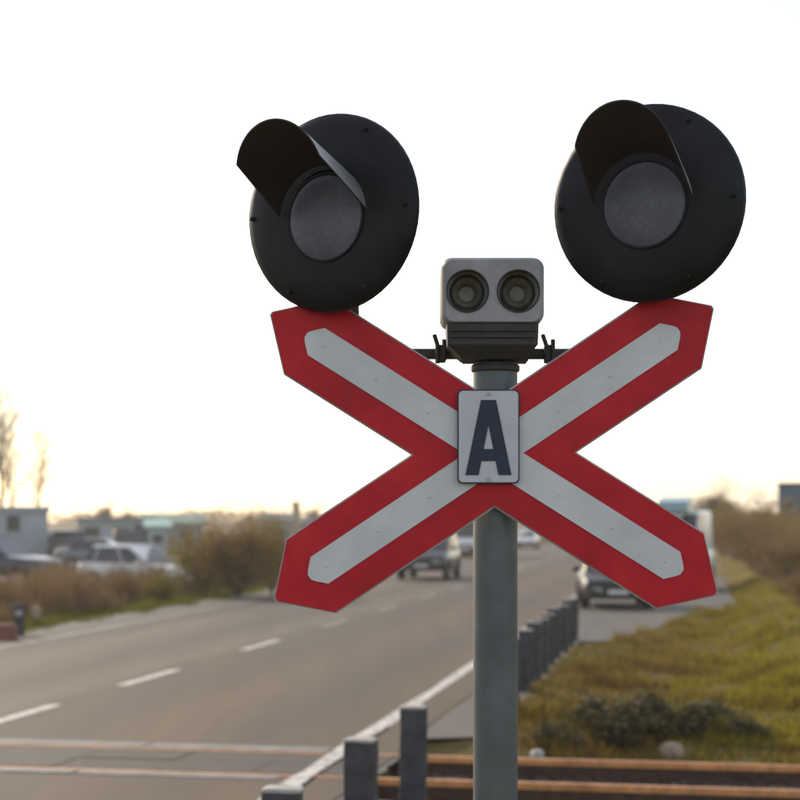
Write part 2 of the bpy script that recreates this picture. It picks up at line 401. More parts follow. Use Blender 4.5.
strip(SE-0.085, SE+0.085, 18.9, 420, 0.005, 300, 0.015, 8).build('edge_line', M['paint'], rd, False, False)
strip(-11.85, -11.67, 21, 420, 0.005, 300, 0.03, 9).build('edge_line', M['faded'], rd, False, False)
dash_me = None
for (t0, t1) in [(10.0, 12.6), (17.9, 20.5), (23.0, 25.6), (29.6, 32.2), (36.2, 38.8), (43, 45.6), (50, 52.6), (57, 59.6), (64, 66.6), (71, 73.6), (79, 81.6), (87, 89.6), (96, 98.6), (106, 108.6)]:
    if dash_me is None:
        m = MB(); m.add([(-0.08, -1.3, 0), (0.08, -1.3, 0), (0.085, 1.3, 0), (-0.075, 1.3, 0)], [(0, 1, 2, 3)]); dash_me = m.mesh('lane_dash', M['paint'], False, False)
    dm = dash_me
    if t0 > 35:
        if t0 < 40: far_me = dash_me.copy(); far_me.materials[0] = M['faded']
        dm = far_me
    link('lane_dash', dm, rd, road(SC, (t0+t1)/2, 0.005), -TH)
# widened lay-by where the vehicles wait on the right
m = MB(); lay = [road(s, t, -0.012) for s, t in [(-2.9, 32.5), (-1.5, 33), (-.7, 37), (-.2, 42), (1.2, 47), (1.2, 72), (-2.0, 80), (-2.9, 80)]]
m.add(lay, [tuple(range(len(lay)))]); tag(m.build('layby', M['gravel'], None, False, False), 'pale gravel lay-by beyond the end of the post row', kind='structure')
# paved yard left of the road where cars are parked
m = MB(); yd = [road(s, t, -0.12) for s, t in [(-18.2, 60), (-18.2, 150), (-90, 150), (-90, 60)]]
m.add(yd, [tuple(range(4))]); tag(m.build('yard', M['gravel'], None, False, False), 'grey paved yard behind the left hand brush', kind='structure')

# ---- railway track
TA0, TA1 = -26.0, 26.0
tb = MB()
sec = [(-2.5, -0.33), (-1.75, -0.20), (1.75, -0.20), (2.5, -0.33)]
N = 60
vs = []
rnd = random.Random(2)
for i in range(N+1):
    a = TA0+(TA1-TA0)*i/N
    vs += [trk(a, b + rnd.uniform(-.06, .06), z + rnd.uniform(-.015, .015)) for b, z in sec]
tb.add(vs, [(4*i+j, 4*i+j+1, 4*i+j+5, 4*i+j+4) for i in range(N) for j in range(3)])
track = tag(tb.build('railway_track', vary('ballast_bed', (0.045, 0.036, 0.03), 0.4, 14, 0.95, 0, 0.6), None, False), 'single rusty railway track crossing the road', kind='structure')
RP = [(-.07, -.17), (.07, -.17), (.07, -.155), (.018, -.135), (.012, -.05), (.036, -.038), (.036, -.004), (.028, 0.004)]
RP = RP + [(-x, z) for x, z in reversed(RP[2:])]
for b in (-0.75, 0.75):
    r = MB(); r.prism([(x, z) for x, z in RP], trk(TA0, b), TV, (0, 0, 1), TU, TA1-TA0)
    ro = r.build('rail', M['rust'], track)
    h = MB(); h.prism([(-.0375, -.052), (.0375, -.052), (.0375, -.003), (.028, .0065), (-.028, .0065), (-.0375, -.003)], trk(TA0, b), TV, (0, 0, 1), TU, TA1-TA0)
    h.build('rail_head', M['railtop'], ro)
sm = MB(); sm.bevbox((0, 0, 0), (0.25, 2.6, 0.16), 0.02); sl_me = sm.mesh('sleeper', M['sleeper'])
fm = MB()
for b in (-0.75, 0.75):
    for k in (-1, 1): fm.bevbox((0, b+k*0.10, 0.092), (0.12, 0.07, 0.05), 0.012)
fa_me = fm.mesh('fastening', M['rust'])
def road_span(a):                              # is this point of the track under the road?
    p = trk(a, 0); s = p.x*CT - p.y*ST; return -13.3 < s < -2.62
a = TA0+0.3
while a < TA1:
    if not road_span(a):
        so = link('sleeper', sl_me, track, trk(a, 0, -0.245 + random.uniform(-.01, .01)), TRK_A + random.uniform(-.02, .02))
        link('fastening', fa_me, so)
    a += 0.62
# ballast stones
def stones(n, fn, r0, r1, seed, mat, name):
    rg = np.random.default_rng(seed)
    base = np.array([(1,0,0),(-1,0,0),(0,1,0),(0,-1,0),(0,0,1),(0,0,-1)], float)
    fc = np.array([(0,2,4),(2,1,4),(1,3,4),(3,0,4),(2,0,5),(1,2,5),(3,1,5),(0,3,5)])
    P = np.array([fn(rg) for _ in range(n)])
    rr = rg.uniform(r0, r1, (n, 1, 1)); J = rg.uniform(0.55, 1.25, (n, 6, 1)); A = rg.uniform(0, 6.28, n)
    rot = np.zeros((n, 3, 3)); rot[:, 0, 0] = np.cos(A); rot[:, 0, 1] = -np.sin(A); rot[:, 1, 0] = np.sin(A); rot[:, 1, 1] = np.cos(A); rot[:, 2, 2] = 1
    Bq = base + rg.uniform(-.25, .25, (n, 6, 3))
    V = np.einsum('nij,nkj->nki', rot, Bq*J*rr*np.array([1, 1, .7])) + P[:, None, :]
    F = (fc[None] + 6*np.arange(n)[:, None, None]).reshape(-1, 3)
    return arr_mesh(name, V.reshape(-1, 3), F, mat)
def bal(rg):
    while True:
        a = rg.uniform(-14, 14); b = rg.normal(0, 1.15)
        if abs(b) < 2.5 and not road_span(a): break
    z = -0.17 if abs(b) < 1.75 else -0.17-0.13*(abs(b)-1.75)/0.75
    if abs(abs(b)-.75) < .1: z -= .06
    return tuple(trk(a, b, z+rg.uniform(-.01, .02)))
st = link('ballast_stones', stones(9000, bal, .025, .055, 4, M['ballast'], 'ballast_stones'), track); st['kind'] = 'stuff'
# crossing surface in the road: concrete panels between and outside the rails, pale edge beams
def panel(a0, a1, b0, b1, z, name, mat):
    m = MB(); m.bevbox((0, 0, 0), (a1-a0-0.015, b1-b0, 0.12), 0.012)
    return link(name, m.mesh(name, mat), track, trk((a0+a1)/2, (b0+b1)/2, z-0.06), TRK_A)
p0 = None
for i in range(12):
    a0 = -11.3 + i*0.92; a1 = a0+0.92
    for (b0, b1) in ((-0.665, -0.005), (0.005, 0.665)):
        panel(a0, a1, b0, b1, 0.004+random.uniform(-.002, .004), 'crossing_panel', M['asphalt2'] if 'asphalt2' in M else M.setdefault('asphalt2', asphalt('crossing_panel_asphalt', (0.058, 0.046, 0.036), (0.07, 0.055, 0.042), (0.083, 0.064, 0.048))))
for i in range(6):
    a0 = -11.9 + i*1.84
    panel(a0, a0+1.84, 0.80, 1.14, 0.010+random.uniform(0, .004), 'edge_beam', M['concrete'])
    panel(a0, a0+1.84, -1.02, -0.80, 0.008+random.uniform(0, .004), 'edge_beam', M['concrete'])

# ================================================================== THE CROSSING SIGNAL
SX = 0.251; SY = 4.737
sig = empty('crossing_signal', (SX, SY, 0)); tag(sig, 'level crossing signal post with red and white crossbuck and two black hooded lamps', 'crossing signal')
def sw(px, py, Y):                             # a point in the signal's own frame
    return at(px, py, Y) - Vector((SX, SY, 0))
ZTOP = at(495, 364, SY).z
m = MB(); m.tube([(0, 0, -.3), (0, 0, ZTOP)], 0.0585, 32, True); pole_o = m.build('pole', M['pole'], sig, True)
m = MB(); m.lathe([(0, .0605), (.004, .064), (.016, .064), (.02, .0605)], (0, 0, ZTOP-.022), (0, 0, 1), 28); m.build('collar', M['bracket'], pole_o, True)
m = MB()
m.bevbox((0, 0, -.02), (.34, .34, .08), .01)
for dx in (-.12, .12):
    for dy in (-.12, .12): m.tube([(dx, dy, .0), (dx, dy, .06)], .012, 6)
m.build('base_plate', M['bracket'], pole_o)
# crossbuck
def cross_poly(w, L, cham=0.0):
    A = [R(180-32.2), R(33.8), R(-32.2), R(180+33.8)]          # UL, UR, LR, LL
    A = sorted([a % (2*math.pi) for a in A]); pts = []
    for i, a in enumerate(A):
        d = Vector((math.cos(a), math.sin(a))); n = Vector((-d.y, d.x))
        pts.append(d*(L-w) - n*w)
        if cham: pts += [d*(L-cham) - n*cham, d*(L-cham*.55) - n*cham*.4, d*(L-cham*.55) + n*cham*.4, d*(L-cham) + n*cham]
        else: pts += [d*(L-.004) - n*.005, d*(L-.004) + n*.005]
        pts.append(d*(L-w) + n*w)
        b = A[(i+1) % 4] + (2*math.pi if i == 3 else 0); h = (b-a)/2; mdir = Vector((math.cos((a+b)/2), math.sin((a+b)/2)))
        pts.append(mdir*(w/math.sin(h)))
    return [(p.x, p.y) for p in pts]
YS = 4.645
C = sw(494, 453.5, YS); K = YS/1800
W_, L_ = 43.5*K, 263.5*K
cb = MB(); cb.prism(cross_poly(W_, L_), C, (1, 0, 0), (0, 0, 1), (0, 1, 0), .004); cb_o = cb.build('crossbuck', M['red'], sig)
m = MB(); m.prism(cross_poly(W_+.0045, L_+.005), C + Vector((0, .0065, 0)), (1, 0, 0), (0, 0, 1), (0, 1, 0), .012); m.build('edge_trim', M['sign_edge'], cb_o)
m = MB(); m.prism(cross_poly(16.0*K, 226*K, .018), C - Vector((0, .003, 0)), (1, 0, 0), (0, 0, 1), (0, 1, 0), .002); m.build('white_stripe', M['white_sheet'], cb_o)
for a_ in (180-32.2, 33.8, -32.2, 180+33.8):       # rivets along each arm
    for r_ in (.20, .36, .52):
        q = C + Vector((math.cos(R(a_))*r_, -.0035, math.sin(R(a_))*r_))
        m = MB(); m.lathe([(.002, .0042), (-.001, .0042), (-.0018, .0025), (-.002, .0003)], q, (0, 1, 0), 8); m.build('rivet', M['white_sheet'], cb_o, True)
for dz in (-.09, .09):                          # straps that hold the boards to the post
    m = MB()
    m.box(C + Vector((0, .024, dz)), (.20, .012, .03))
    m.tube([C + Vector((-.075, .022, dz)), C + Vector((-.072, .11, dz)), C + Vector((-.04, .165, dz)), C + Vector((.04, .165, dz)), C + Vector((.072, .11, dz)), C + Vector((.075, .022, dz))], .006, 6)
    m.build('mounting_strap', M['bracket'], cb_o)
# letter plate with the A
YP = 4.625; KP = YP/1800
def rrect(x0, y0, x1, y1, r, n=4):
    pts = []
    for cx, cy, a0 in ((x1-r, y1-r, 0), (x0+r, y1-r, 90), (x0+r, y0+r, 180), (x1-r, y0+r, 270)):
        for k in range(n+1):
            a = R(a0+90*k/n); pts.append((cx+r*math.cos(a), cy+r*math.sin(a)))
    return pts
PO = sw(488.5, 436.5, YP)
m = MB(); m.prism(rrect(-31*KP, -47*KP, 31*KP, 47*KP, .012), PO + Vector((0, .002, 0)), (1, 0, 0), (0, 0, 1), (0, 1, 0), .004); pl = m.build('letter_plate', M['navy'], sig)
m = MB(); m.prism(rrect(-29.7*KP, -45.7*KP, 29.7*KP, 45.7*KP, .011), PO, (1, 0, 0), (0, 0, 1), (0, 1, 0), .0018); m.build('plate_face', M['plate'], pl)
AP = [(480, 400), (487.5, 400), (487.5, 425), (482.7, 449), (487.5, 449), (487.5, 461), (480.4, 461), (477.6, 475), (464.5, 475)]
m = MB()
for k in (-1, 1):
    m.prism([(-k*(487.5-x)*KP, (436.5-y)*KP) for x, y in AP], PO + Vector((0, -.0022, 0)), (1, 0, 0), (0, 0, 1), (0, 1, 0), .0016)
m.build('letter', M['navy'], pl)
for dz in (-.11, .11):
    m = MB(); m.tube([PO + Vector((0.0, -.004, dz)), PO + Vector((0, .03, dz))], .005, 8); m.build('bolt', M['sign_edge'], pl)
# twin-horn sounder box on top
YB = 4.62; KB = YB/1800
def sounder():
    c = sw(493, 289.5, YB); hw, hh = 52*KB, 33.5*KB; dep = .19
    bm = bmesh.new()
    def loop(pts, y): return [bm.verts.new((c.x+x, c.y+y, c.z+z)) for x, z in pts]
    def edges(vs): return [bm.edges.new((vs[i], vs[(i+1) % len(vs)])) for i in range(len(vs))]
    def bridge(A, B):
        for i in range(len(A)): bm.faces.new((A[i], A[(i+1) % len(A)], B[(i+1) % len(B)], B[i]))
    o1 = loop(rrect(-hw+.012, -hh+.004, hw-.012, hh-.010, .022, 5), 0)
    circ = [[(sx*25.5*KB + 20.5*KB*math.cos(2*math.pi*k/28), -1.5*KB + 21.5*KB*math.sin(2*math.pi*k/28)) for k in range(28)] for sx in (-1, 1)]
    hs = [loop(cc, 0) for cc in circ]
    es = edges(o1) + edges(hs[0]) + edges(hs[1])
    bmesh.ops.triangle_fill(bm, use_beauty=True, edges=es)
    o2 = loop(rrect(-hw+.003, -hh, hw-.003, hh-.003, .026, 5), .012); o3 = loop(rrect(-hw, -hh, hw, hh, .028, 5), .03); o4 = loop(rrect(-hw, -hh, hw, hh, .028, 5), dep)
    bridge(o1, o2); bridge(o2, o3); bridge(o3, o4); bm.faces.new(o4)
    for i, h in enumerate(hs):
        prev = h
        for sc, y in ((.93, .012), (.86, .05)):
            cx = (-1 if i == 0 else 1)*25.5*KB
            nl = loop([(cx+(x-cx)*sc, (z+1.5*KB)*sc-1.5*KB) for x, z in circ[i]], y); bridge(prev, nl); prev = nl
    bmesh.ops.recalc_face_normals(bm, faces=bm.faces)
    me = bpy.data.meshes.new('sounder_box'); bm.to_mesh(me); bm.free(); me.materials.append(M['boxgrey'])
    me.polygons.foreach_set('use_smooth', [True]*len(me.polygons)); me.set_sharp_from_angle(angle=R(35))
    bo = link('sounder_box', me, sig)
    for sx in (-1, 1):
        hc = c + Vector((sx*25.5*KB, .05, -1.5*KB)); r = 18*KB
        h = MB(); h.lathe([(.0, r), (-.018, r*.80), (-.006, r*.52), (.012, r*.42), (.012, .0005)], hc, (0, 1, 0), 24); h.build('horn', M['horn'], bo, True)
        rg = MB(); rg.lathe([(.012, 19.6*KB), (-.004, 20.2*KB), (-.005, 21.2*KB), (-.002, 21.8*KB), (.004, 21.8*KB)], c + Vector((sx*25.5*KB, 0, -1.5*KB)), (0, 1, 0), 28); rg.build('horn_rim', M['boxdark'], bo, True)
    # dark lower case: tapered
    l0 = [(c.x-46*KB, c.y+.008), (c.x+46*KB, c.y+.008), (c.x+46*KB, c.y+dep-.01), (c.x-46*KB, c.y+dep-.01)]
    z0 = c.z-hh-.0005; z1 = sw(493, 344, YB).z; z2 = sw(493, 356, YB).z
    lv = []
    for (k, z) in ((1.0, z0), (.985, z1), (.66, z2-.004)):
        lv += [Vector((c.x+(x-c.x)*k, (c.y+dep/2)+(y-c.y-dep/2)*k, z)) for x, y in l0]
    lw = MB(); lw.add(lv, [(4*j+i, 4*j+(i+1) % 4, 4*j+4+(i+1) % 4, 4*j+4+i) for j in range(2) for i in range(4)] + [(0, 3, 2, 1), (8, 9, 10, 11)])
    lo = lw.build('lower_case', M['boxdark'], sig)
    sl = MB()
    for zz in (z0-.018, z0-.034): sl.bevbox((c.x, c.y+.006, zz), (84*KB, .008, .006), .002)
    sl.build('vent_slot', M['bracket'], lo)
sounder()
# cross arm behind the board with its clamps
YC = 4.80
zc = sw(0, 354, YC).z; xl = sw(330, 0, YC).x; xr = sw(655, 0, YC).x
m = MB(); m.tube([(xl, YC-SY, zc), (xr, YC-SY, zc)], .0145, 14); arm = m.build('cross_arm', M['bracket'], sig, True)
for px in (441, 549):
    x = sw(px, 0, YC).x
    m = MB(); m.bevbox((x, YC-SY-.004, zc), (.026, .05, .045), .004)
    m.tube([(x-.01, YC-SY-.03, zc-.028), (x-.01, YC-SY-.034, zc+.02), (x-.018, YC-SY-.02, zc+.048)], .006, 8)
    m.tube([(x+.008, YC-SY-.03, zc-.02), (x+.008, YC-SY-.03, zc+.036)], .006, 8)
    m.build('clamp', M['bracket'], arm)
m = MB(); m.box((0, .03, zc), (.17, .11, .05)); m.build('arm_saddle', M['bracket'], arm)
# signal lamps
def lamp(px, py, Y, yaw, lens_dz, vl=.225, vu=.076):
    c = sw(px, py, Y)
    f = Vector((-math.sin(yaw), -math.cos(yaw), 0)); rt = Vector((math.cos(yaw), -math.sin(yaw), 0)); up = Vector((0, 0, 1))   # front, right, up
    rb = .252
    m = MB()
    m.lathe([(.002, .105), (.004, .17), (-.004, .225), (-.016, .248), (-.024, rb), (-.034, rb+.001), (-.042, rb-.006), (-.034, rb-.014), (-.02, .225), (-.01, .12)], c, f, 56)
    bo = m.build('signal_lamp', M['black'], sig, True)
    m = MB(); m.lathe([(-.01, .135), (-.06, .135), (-.12, .115), (-.16, .08), (-.165, .0005)], c, f, 32); m.build('housing', M['black'], bo, True)
    lc = c + up*lens_dz
    m = MB(); m.lathe([(.003, .114), (.006, .1135), (.007, .112), (.006, .108), (.003, .106)], lc, f, 40); m.build('lens_ring', M['black'], bo, True)
    m = MB(); m.lathe([(.004, .107), (.013, .089), (.020, .06), (.024, .03), (.025, .0005)], lc, f, 40); m.build('lens', M['lens'], bo, True)
    for k in range(6):
        a = R(30+60*k); q = c + (rt*math.sin(a) + up*math.cos(a))*.228
        m = MB(); m.lathe([(-.012, .006), (.002, .006), (.0035, .004), (.0035, .0005)], q, f, 10); m.build('bolt', M['black'], bo, True)
    # hood: a sheared, open-bottomed tunnel
    def hood(rad, nA=30, nL=12):
        out = []
        for j in range(nL+1):
            q = j/nL; Lx = .02 + vl*q
            ph = R(86 - 14*q**0.8)
            for i in range(nA+1):
                a = -ph + 2*ph*i/nA
                # rim of the hood is rounded when seen from above
                cut = 1.0 - 0.10*q*(abs(a)/ph)**2
                out.append(lc + f*(Lx*cut) + up*(vu*q*cut) + (rt*math.sin(a) + up*math.cos(a))*(rad*(1-.02*q)))
        return out
    nA, nL = 30, 12
    o_, i_ = hood(.131), hood(.127); n = (nA+1)*(nL+1); vs = o_ + i_; fs = []; mi = []
    idx = lambda j, i: j*(nA+1)+i
    for j in range(nL):
        for i in range(nA):
            a, b, c2, d = idx(j, i), idx(j, i+1), idx(j+1, i+1), idx(j+1, i)
            fs += [(a, b, c2, d), (d+n, c2+n, b+n, a+n)]; mi += [1, 0]
    for i in range(nA): fs.append((idx(nL, i), idx(nL, i+1), idx(nL, i+1)+n, idx(nL, i)+n))
    for j in range(nL):
        for i in (0, nA): fs.append((idx(j, i), idx(j+1, i), idx(j+1, i)+n, idx(j, i)+n))
    m = MB(); m.add(vs, fs); m.m = mi + [0]*(len(fs)-len(mi)); m.build('visor', [M['visor_in'], M['visor_out']], bo, True)
    # bracket up from the cross arm
    x = c.x - f.x*.12; y = c.y - f.y*.12
    m = MB(); m.tube([(x, YC-SY, zc-.02), (x, YC-SY, zc+.10), (x, y+.02, c.z-.16), (x, y, c.z-.09)], .019, 12); m.build('lamp_bracket', M['bracket'], bo, True)
    return bo
YLA = 4.56
l1 = lamp(326, 211.5, YLA, R(30), -.016); l1['label'] = 'left hooded lamp turned away to the left'
l2 = lamp(644.5, 201.5, YLA, R(25), -.008, .185, .094); l2['label'] = 'right hooded lamp'

# ================================================================== GUARD POSTS
def post_mesh(seed):
    rr = random.Random(seed); m = MB(); ring = rrect(-.10, -.08, .10, .08, .018, 2); n = len(ring); vs = []; Z = [-.15, 0, .1, .25, .4, .52, .63, .72, .78, .797, .80]
    lean = rr.uniform(-.012, .012)
    for i, z in enumerate(Z):
        k = 1 - (.05 if i == len(Z)-1 else 0)
        vs += [((x + rr.gauss(0, .0022) + lean*z)*k, (y + rr.gauss(0, .0022))*k, z + (rr.gauss(0, .002) if i > 7 else 0)) for x, y in ring]
    m.add(vs, [(i*n+j, i*n+(j+1) % n, (i+1)*n+(j+1) % n, (i+1)*n+j) for i in range(len(Z)-1) for j in range(n)] + [tuple((len(Z)-1)*n+j for j in range(n))])
    return m.mesh('post_body', M['post'], True)
post_mes = [post_mesh(k) for k in range(4)]
def cap_mesh():
    rr = random.Random(9); m = MB(); ring = rrect(-.099, -.079, .099, .079, .018, 2); n = len(ring)
    vs = [(x*k + rr.gauss(0, .0015), y*k + rr.gauss(0, .0015), z + rr.gauss(0, .0008)) for z, k in ((.796, 1.025), (.808, 1.02), (.814, .94)) for x, y in ring]
    m.add(vs, [(i*n+j, i*n+(j+1) % n, (i+1)*n+(j+1) % n, (i+1)*n+j) for i in range(2) for j in range(n)] + [tuple(2*n+j for j in range(n)), tuple(reversed(range(n)))]); return m.mesh('post_cap', M['postcap'])
cap_me = cap_mesh()
PS = -2.12
posts = [(9.15, 'nearest dark guard post, only its top showing at the bottom edge'), (11.45, 'second guard post from the bottom edge, left of a taller looking one'),
         (13.6, 'guard post with pale cap just before the railway track'),
         (20.30, 'first guard post beyond the track, half behind the signal pole'), (21.72, 'second guard post beyond the track, at the right side of the signal pole'), (23.14, 'third guard post beyond the track'), (24.56, 'fourth guard post beyond the track'), (25.98, 'fifth guard post beyond the track'), (27.40, 'sixth guard post beyond the track'), (28.82, 'seventh guard post beyond the track'), (30.24, 'third last guard post of the far row'), (31.66, 'second last guard post of the far row'), (33.08, 'farthest guard post, next to the gravel lay-by')]
for t, lab in posts:
    o = empty('guard_post', road(PS + random.uniform(-.03, .03), t, -.02), -TH + random.uniform(-.08, .08))
    o.rotation_euler[1] = random.uniform(-.02, .02); o.scale = (1, 1, random.uniform(.97, 1.03))
    link('post_body', post_mes[random.randrange(4)], o); link('post_cap', cap_me, o)
    tag(o, lab, 'post', 'dark guard posts along the right road edge')
# small things on the left road edge
mp = empty('marker_post', Y2(19, 34.5, -.1), .2); tag(mp, 'short dark marker post with pale top at the lower left road edge', 'post')
m = MB(); m.add(*(lambda r: ([(x*k, y*k, z) for z, k in ((-.1, 1), (.45, .97), (.66, .9), (.70, .8)) for x, y in r], [(i*len(r)+j, i*len(r)+(j+1) % len(r), (i+1)*len(r)+(j+1) % len(r), (i+1)*len(r)+j) for i in range(3) for j in range(len(r))] + [tuple(3*len(r)+j for j in range(len(r)))]))(rrect(-.11, -.09, .11, .09, .03, 2))); m.build('post_body', M['post'], mp, True)
m = MB(); m.bevbox((0, -.095, .52), (.12, .012, .10), .004); m.build('reflector', M['postcap'], mp)
bk = empty('kerb_block', Y2(2, 33.2, -.02), -.3); tag(bk, 'reddish brown kerb block lying at the far left road edge', 'block')
m = MB(); m.bevbox((0, 0, .12), (.55, .26, .30), .03); m.build('block_body', vary('red_brown_block', (0.22, 0.085, 0.06), .4, 9, .8, 0, .3), bk)
m = MB(); m.bevbox((.02, 0, .285), (.42, .20, .04), .015); m.build('block_top', vary('red_brown_block_top', (0.26, 0.12, 0.09), .4, 9, .8, 0, .3), bk)
# stones by the track
def rock(name, p, d, seed, mat, label):
    bm = bmesh.new(); bmesh.ops.create_icosphere(bm, subdivisions=2, radius=.5); rr = random.Random(seed)
    for v in bm.verts:
        k = 1+rr.uniform(-.12, .12); v.co = Vector((max(-.42, min(.42, v.co.x*k))*d[0]*1.1, max(-.42, min(.42, v.co.y*k))*d[1]*1.1, max(-.40, min(.40, v.co.z*k))*d[2]*1.15))
    me = bpy.data.meshes.new(name); bm.to_mesh(me); bm.free(); me.materials.append(mat)
    return tag(link(name, me, None, p), label, 'stone')
rock('boulder', at(36, 613, 37.5) + Vector((0, 0, .0)), (.22, .2, .32), 15, M['stone'], 'pale upright stone in the green strip on the left')
rock('boulder', at(672, 752, 18.4) + Vector((0, 0, -.03)), (.26, .24, .27), 5, M['stone'], 'small pale boulder behind the track in dark weeds')
rock('boulder', at(537, 753, 17.9) + Vector((0, 0, -.02)), (.15, .16, .12), 9, M['postcap'], 'white stone at the near end of the rails by the signal pole')

# ================================================================== VEHICLES
def loft(m, secs, mi=0, cap=True):
    n = len(secs[0]); b = [v for s_ in secs for v in s_]
    fs = [(j*n+i, j*n+i+1, (j+1)*n+i+1, (j+1)*n+i) for j in range(len(secs)-1) for i in range(n-1)]
    fs += [(j*n+n-1, j*n, (j+1)*n, (j+1)*n+n-1) for j in range(len(secs)-1)]
    if cap: fs += [tuple(range(n)), tuple((len(secs)-1)*n+i for i in reversed(range(n)))]
    m.add(b, fs, mi)
def vehicle(name, label, cat, loc, rz, paint, sp, group=None):
    """sp: L, W, top = list of (y fraction, z) for the lower body, gh = (rear base, rear top, front top, front base) y, roof z, wheel radius"""
    root = empty(name, loc, rz); tag(root, label, cat, group)
    L, W = sp['L'], sp['W']; hw = W/2; zs = sp.get('sill', .24); top = sp['top']
    secs = []
    ys = sorted(set([-.5, -.485, -.46, .46, .485, .5] + [y for y, _ in top] + [-.38, -.25, -.1, .05, .2, .32, .4]))
    def zt(y):
        for (a, za), (b, zb) in zip(top, top[1:]):
            if a <= y <= b: return za+(zb-za)*(y-a)/(b-a)
        return top[-1][1]
    for y in ys:
        e = max(0, (abs(y)-.40)/.10); w = hw*(1-.13*e**2); z1 = zt(y); z0 = zs + .10*max(0, e-.2)
        mid = (z0+z1)/2
        half = [(w*.90, z0), (w*.985, z0+.10), (w, mid), (w*.985, z1-.10), (w*.93, z1-.03), (w*.80, z1)]
        sec_ = [Vector((x, y*L, z)) for x, z in half] + [Vector((-x, y*L, z)) for x, z in reversed(half)]
        secs.append(sec_)
    m = MB(); loft(m, secs); body = m.build('body', paint, root, True)
    # greenhouse
    g0, g1, g2, g3 = [g*L for g in sp['gh']]; zb0, zb3 = zt(sp['gh'][0])-.02, zt(sp['gh'][3])-.02; zr = sp['H']
    wb, wt = hw*.90, hw*sp.get('tum', .74)
    def gsec(y, zl, zh, wl, wh): return [Vector((wl, y, zl)), Vector((wh*1.0, y, zh-.06)), Vector((wh*.90, y, zh)), Vector((-wh*.90, y, zh)), Vector((-wh*1.0, y, zh-.06)), Vector((-wl, y, zl))]
    bl = []
    for (yb, yt, zl, w2) in ((g0, g1, zb0, .97), (g1*.8+g2*.2+(g0-g1)*.4, g1*.8+g2*.2, (zb0*.8+zb3*.2), 1), (g1*.3+g2*.7+(g3-g2)*.4, g1*.3+g2*.7, (zb0*.3+zb3*.7), 1), (g3, g2, zb3, .97)):
        bl.append([Vector((wb*w2, yb, zl)), Vector((wt*w2, yt, zr-.07)), Vector((wt*w2*.9, yt*.99, zr)), Vector((-wt*w2*.9, yt*.99, zr)), Vector((-wt*w2, yt, zr-.07)), Vector((-wb*w2, yb, zl))])
    m = MB(); loft(m, bl); gh = m.build('cabin', paint, root, True)
    def quad(nm, a, b, c, d, mat, off=.008, sh=.07):
        a, b, c, d = map(Vector, (a, b, c, d)); ctr = (a+b+c+d)/4; nrm = (b-a).cross(d-a).normalized()
        if nrm.dot(ctr-Vector((0, 0, .8))) < 0: nrm = -nrm
        q = [p+(ctr-p)*sh + nrm*off for p in (a, b, c, d)]; k = [p - nrm*.012 for p in q]
        mm = MB(); mm.add(q+k, [(0, 1, 2, 3), (0, 4, 5, 1), (1, 5, 6, 2), (2, 6, 7, 3), (3, 7, 4, 0)]); return mm.build(nm, mat, gh)
    A, B_, C_, D = bl
    quad('windscreen', D[0], D[1], D[4], D[5], M['glass'])
    if sp.get('rear', True): quad('rear_window', A[0], A[1], A[4], A[5], M['glass'])
    for k in (0, 5):
        t_ = 1 if k == 0 else 4
        if sp.get('sidewin', 3) >= 3: quad('side_window', A[k], A[t_], B_[t_], B_[k], M['glass'])
        if sp.get('sidewin', 3) >= 2: quad('side_window', B_[k], B_[t_], C_[t_], C_[k], M['glass'])
        quad('side_window', C_[k], C_[t_], D[t_], D[k], M['glass'])
    # wheels
    wr = sp['wr']
    for yf in sp['axles']:
        for sx in (-1, 1):
            o = Vector((sx*(hw-.10), yf*L, wr)); ax = Vector((sx, 0, 0))
            mm = MB(); mm.lathe([(-.10, wr*.6), (-.10, wr*.94), (-.07, wr), (.07, wr), (.105, wr*.93), (.11, wr*.66), (.09, wr*.62)], o, ax, 24); wo_ = mm.build('wheel', M['tyre'], root, True)
            mm = MB(); mm.lathe([(.09, wr*.63), (.075, wr*.55), (.085, wr*.2), (.095, .0005)], o, ax, 20); mm.build('rim', M['rim'], wo_, True)
            mm = MB(); mm.lathe([(.104, wr*1.03), (.116, wr*1.04), (.116, wr*1.17), (.085, wr*1.19)], o, ax, 24); mm.build('wheel_arch', M['plastic'], root, True)
    # lamps, bumpers, plates, mirrors
    zf = zt(.49); zr_ = zt(-.49); fb = L*.5
    for sx in (-1, 1):
        mm = MB(); mm.bevbox((sx*hw*.64, fb-.035, zf-.17), (hw*.40, .12, .13), .03, -sx*.25); mm.build('headlight', M['headlamp'], root, True)
        mm = MB(); mm.bevbox((sx*hw*.72, -fb+.03, zr_-.18), (hw*.26, .10, .20), .03, sx*.2); mm.build('tail_light', M['tail'], root, True)
        mm = MB(); mm.bevbox((sx*(hw+.09), g3-.12*L*.2-.15, zb3+.10), (.20, .09, .14), .03); mm.build('wing_mirror', paint, root, True)
    mm = MB(); mm.bevbox((0, fb-.01, zs+.17), (W*.84, .12, .20), .04); bf = mm.build('front_bumper', M['plastic'], root, True)
    mm = MB(); mm.bevbox((0, fb+.055, zs+.20), (.50, .012, .11), .004); mm.build('number_plate', M['numplate'], bf)
    mm = MB(); mm.bevbox((0, fb-.015, zf-.19), (hw*.74, .07, .14), .02); mm.build('grille', M['plastic'], root)
    mm = MB(); mm.bevbox((0, -fb+.01, zs+.17), (W*.84, .12, .20), .04); br = mm.build('rear_bumper', M['plastic'], root, True)
    mm = MB(); mm.bevbox((0, -fb-.055, zs+.36), (.50, .012, .11), .004); mm.build('number_plate', M['numplate'], br)
    return root
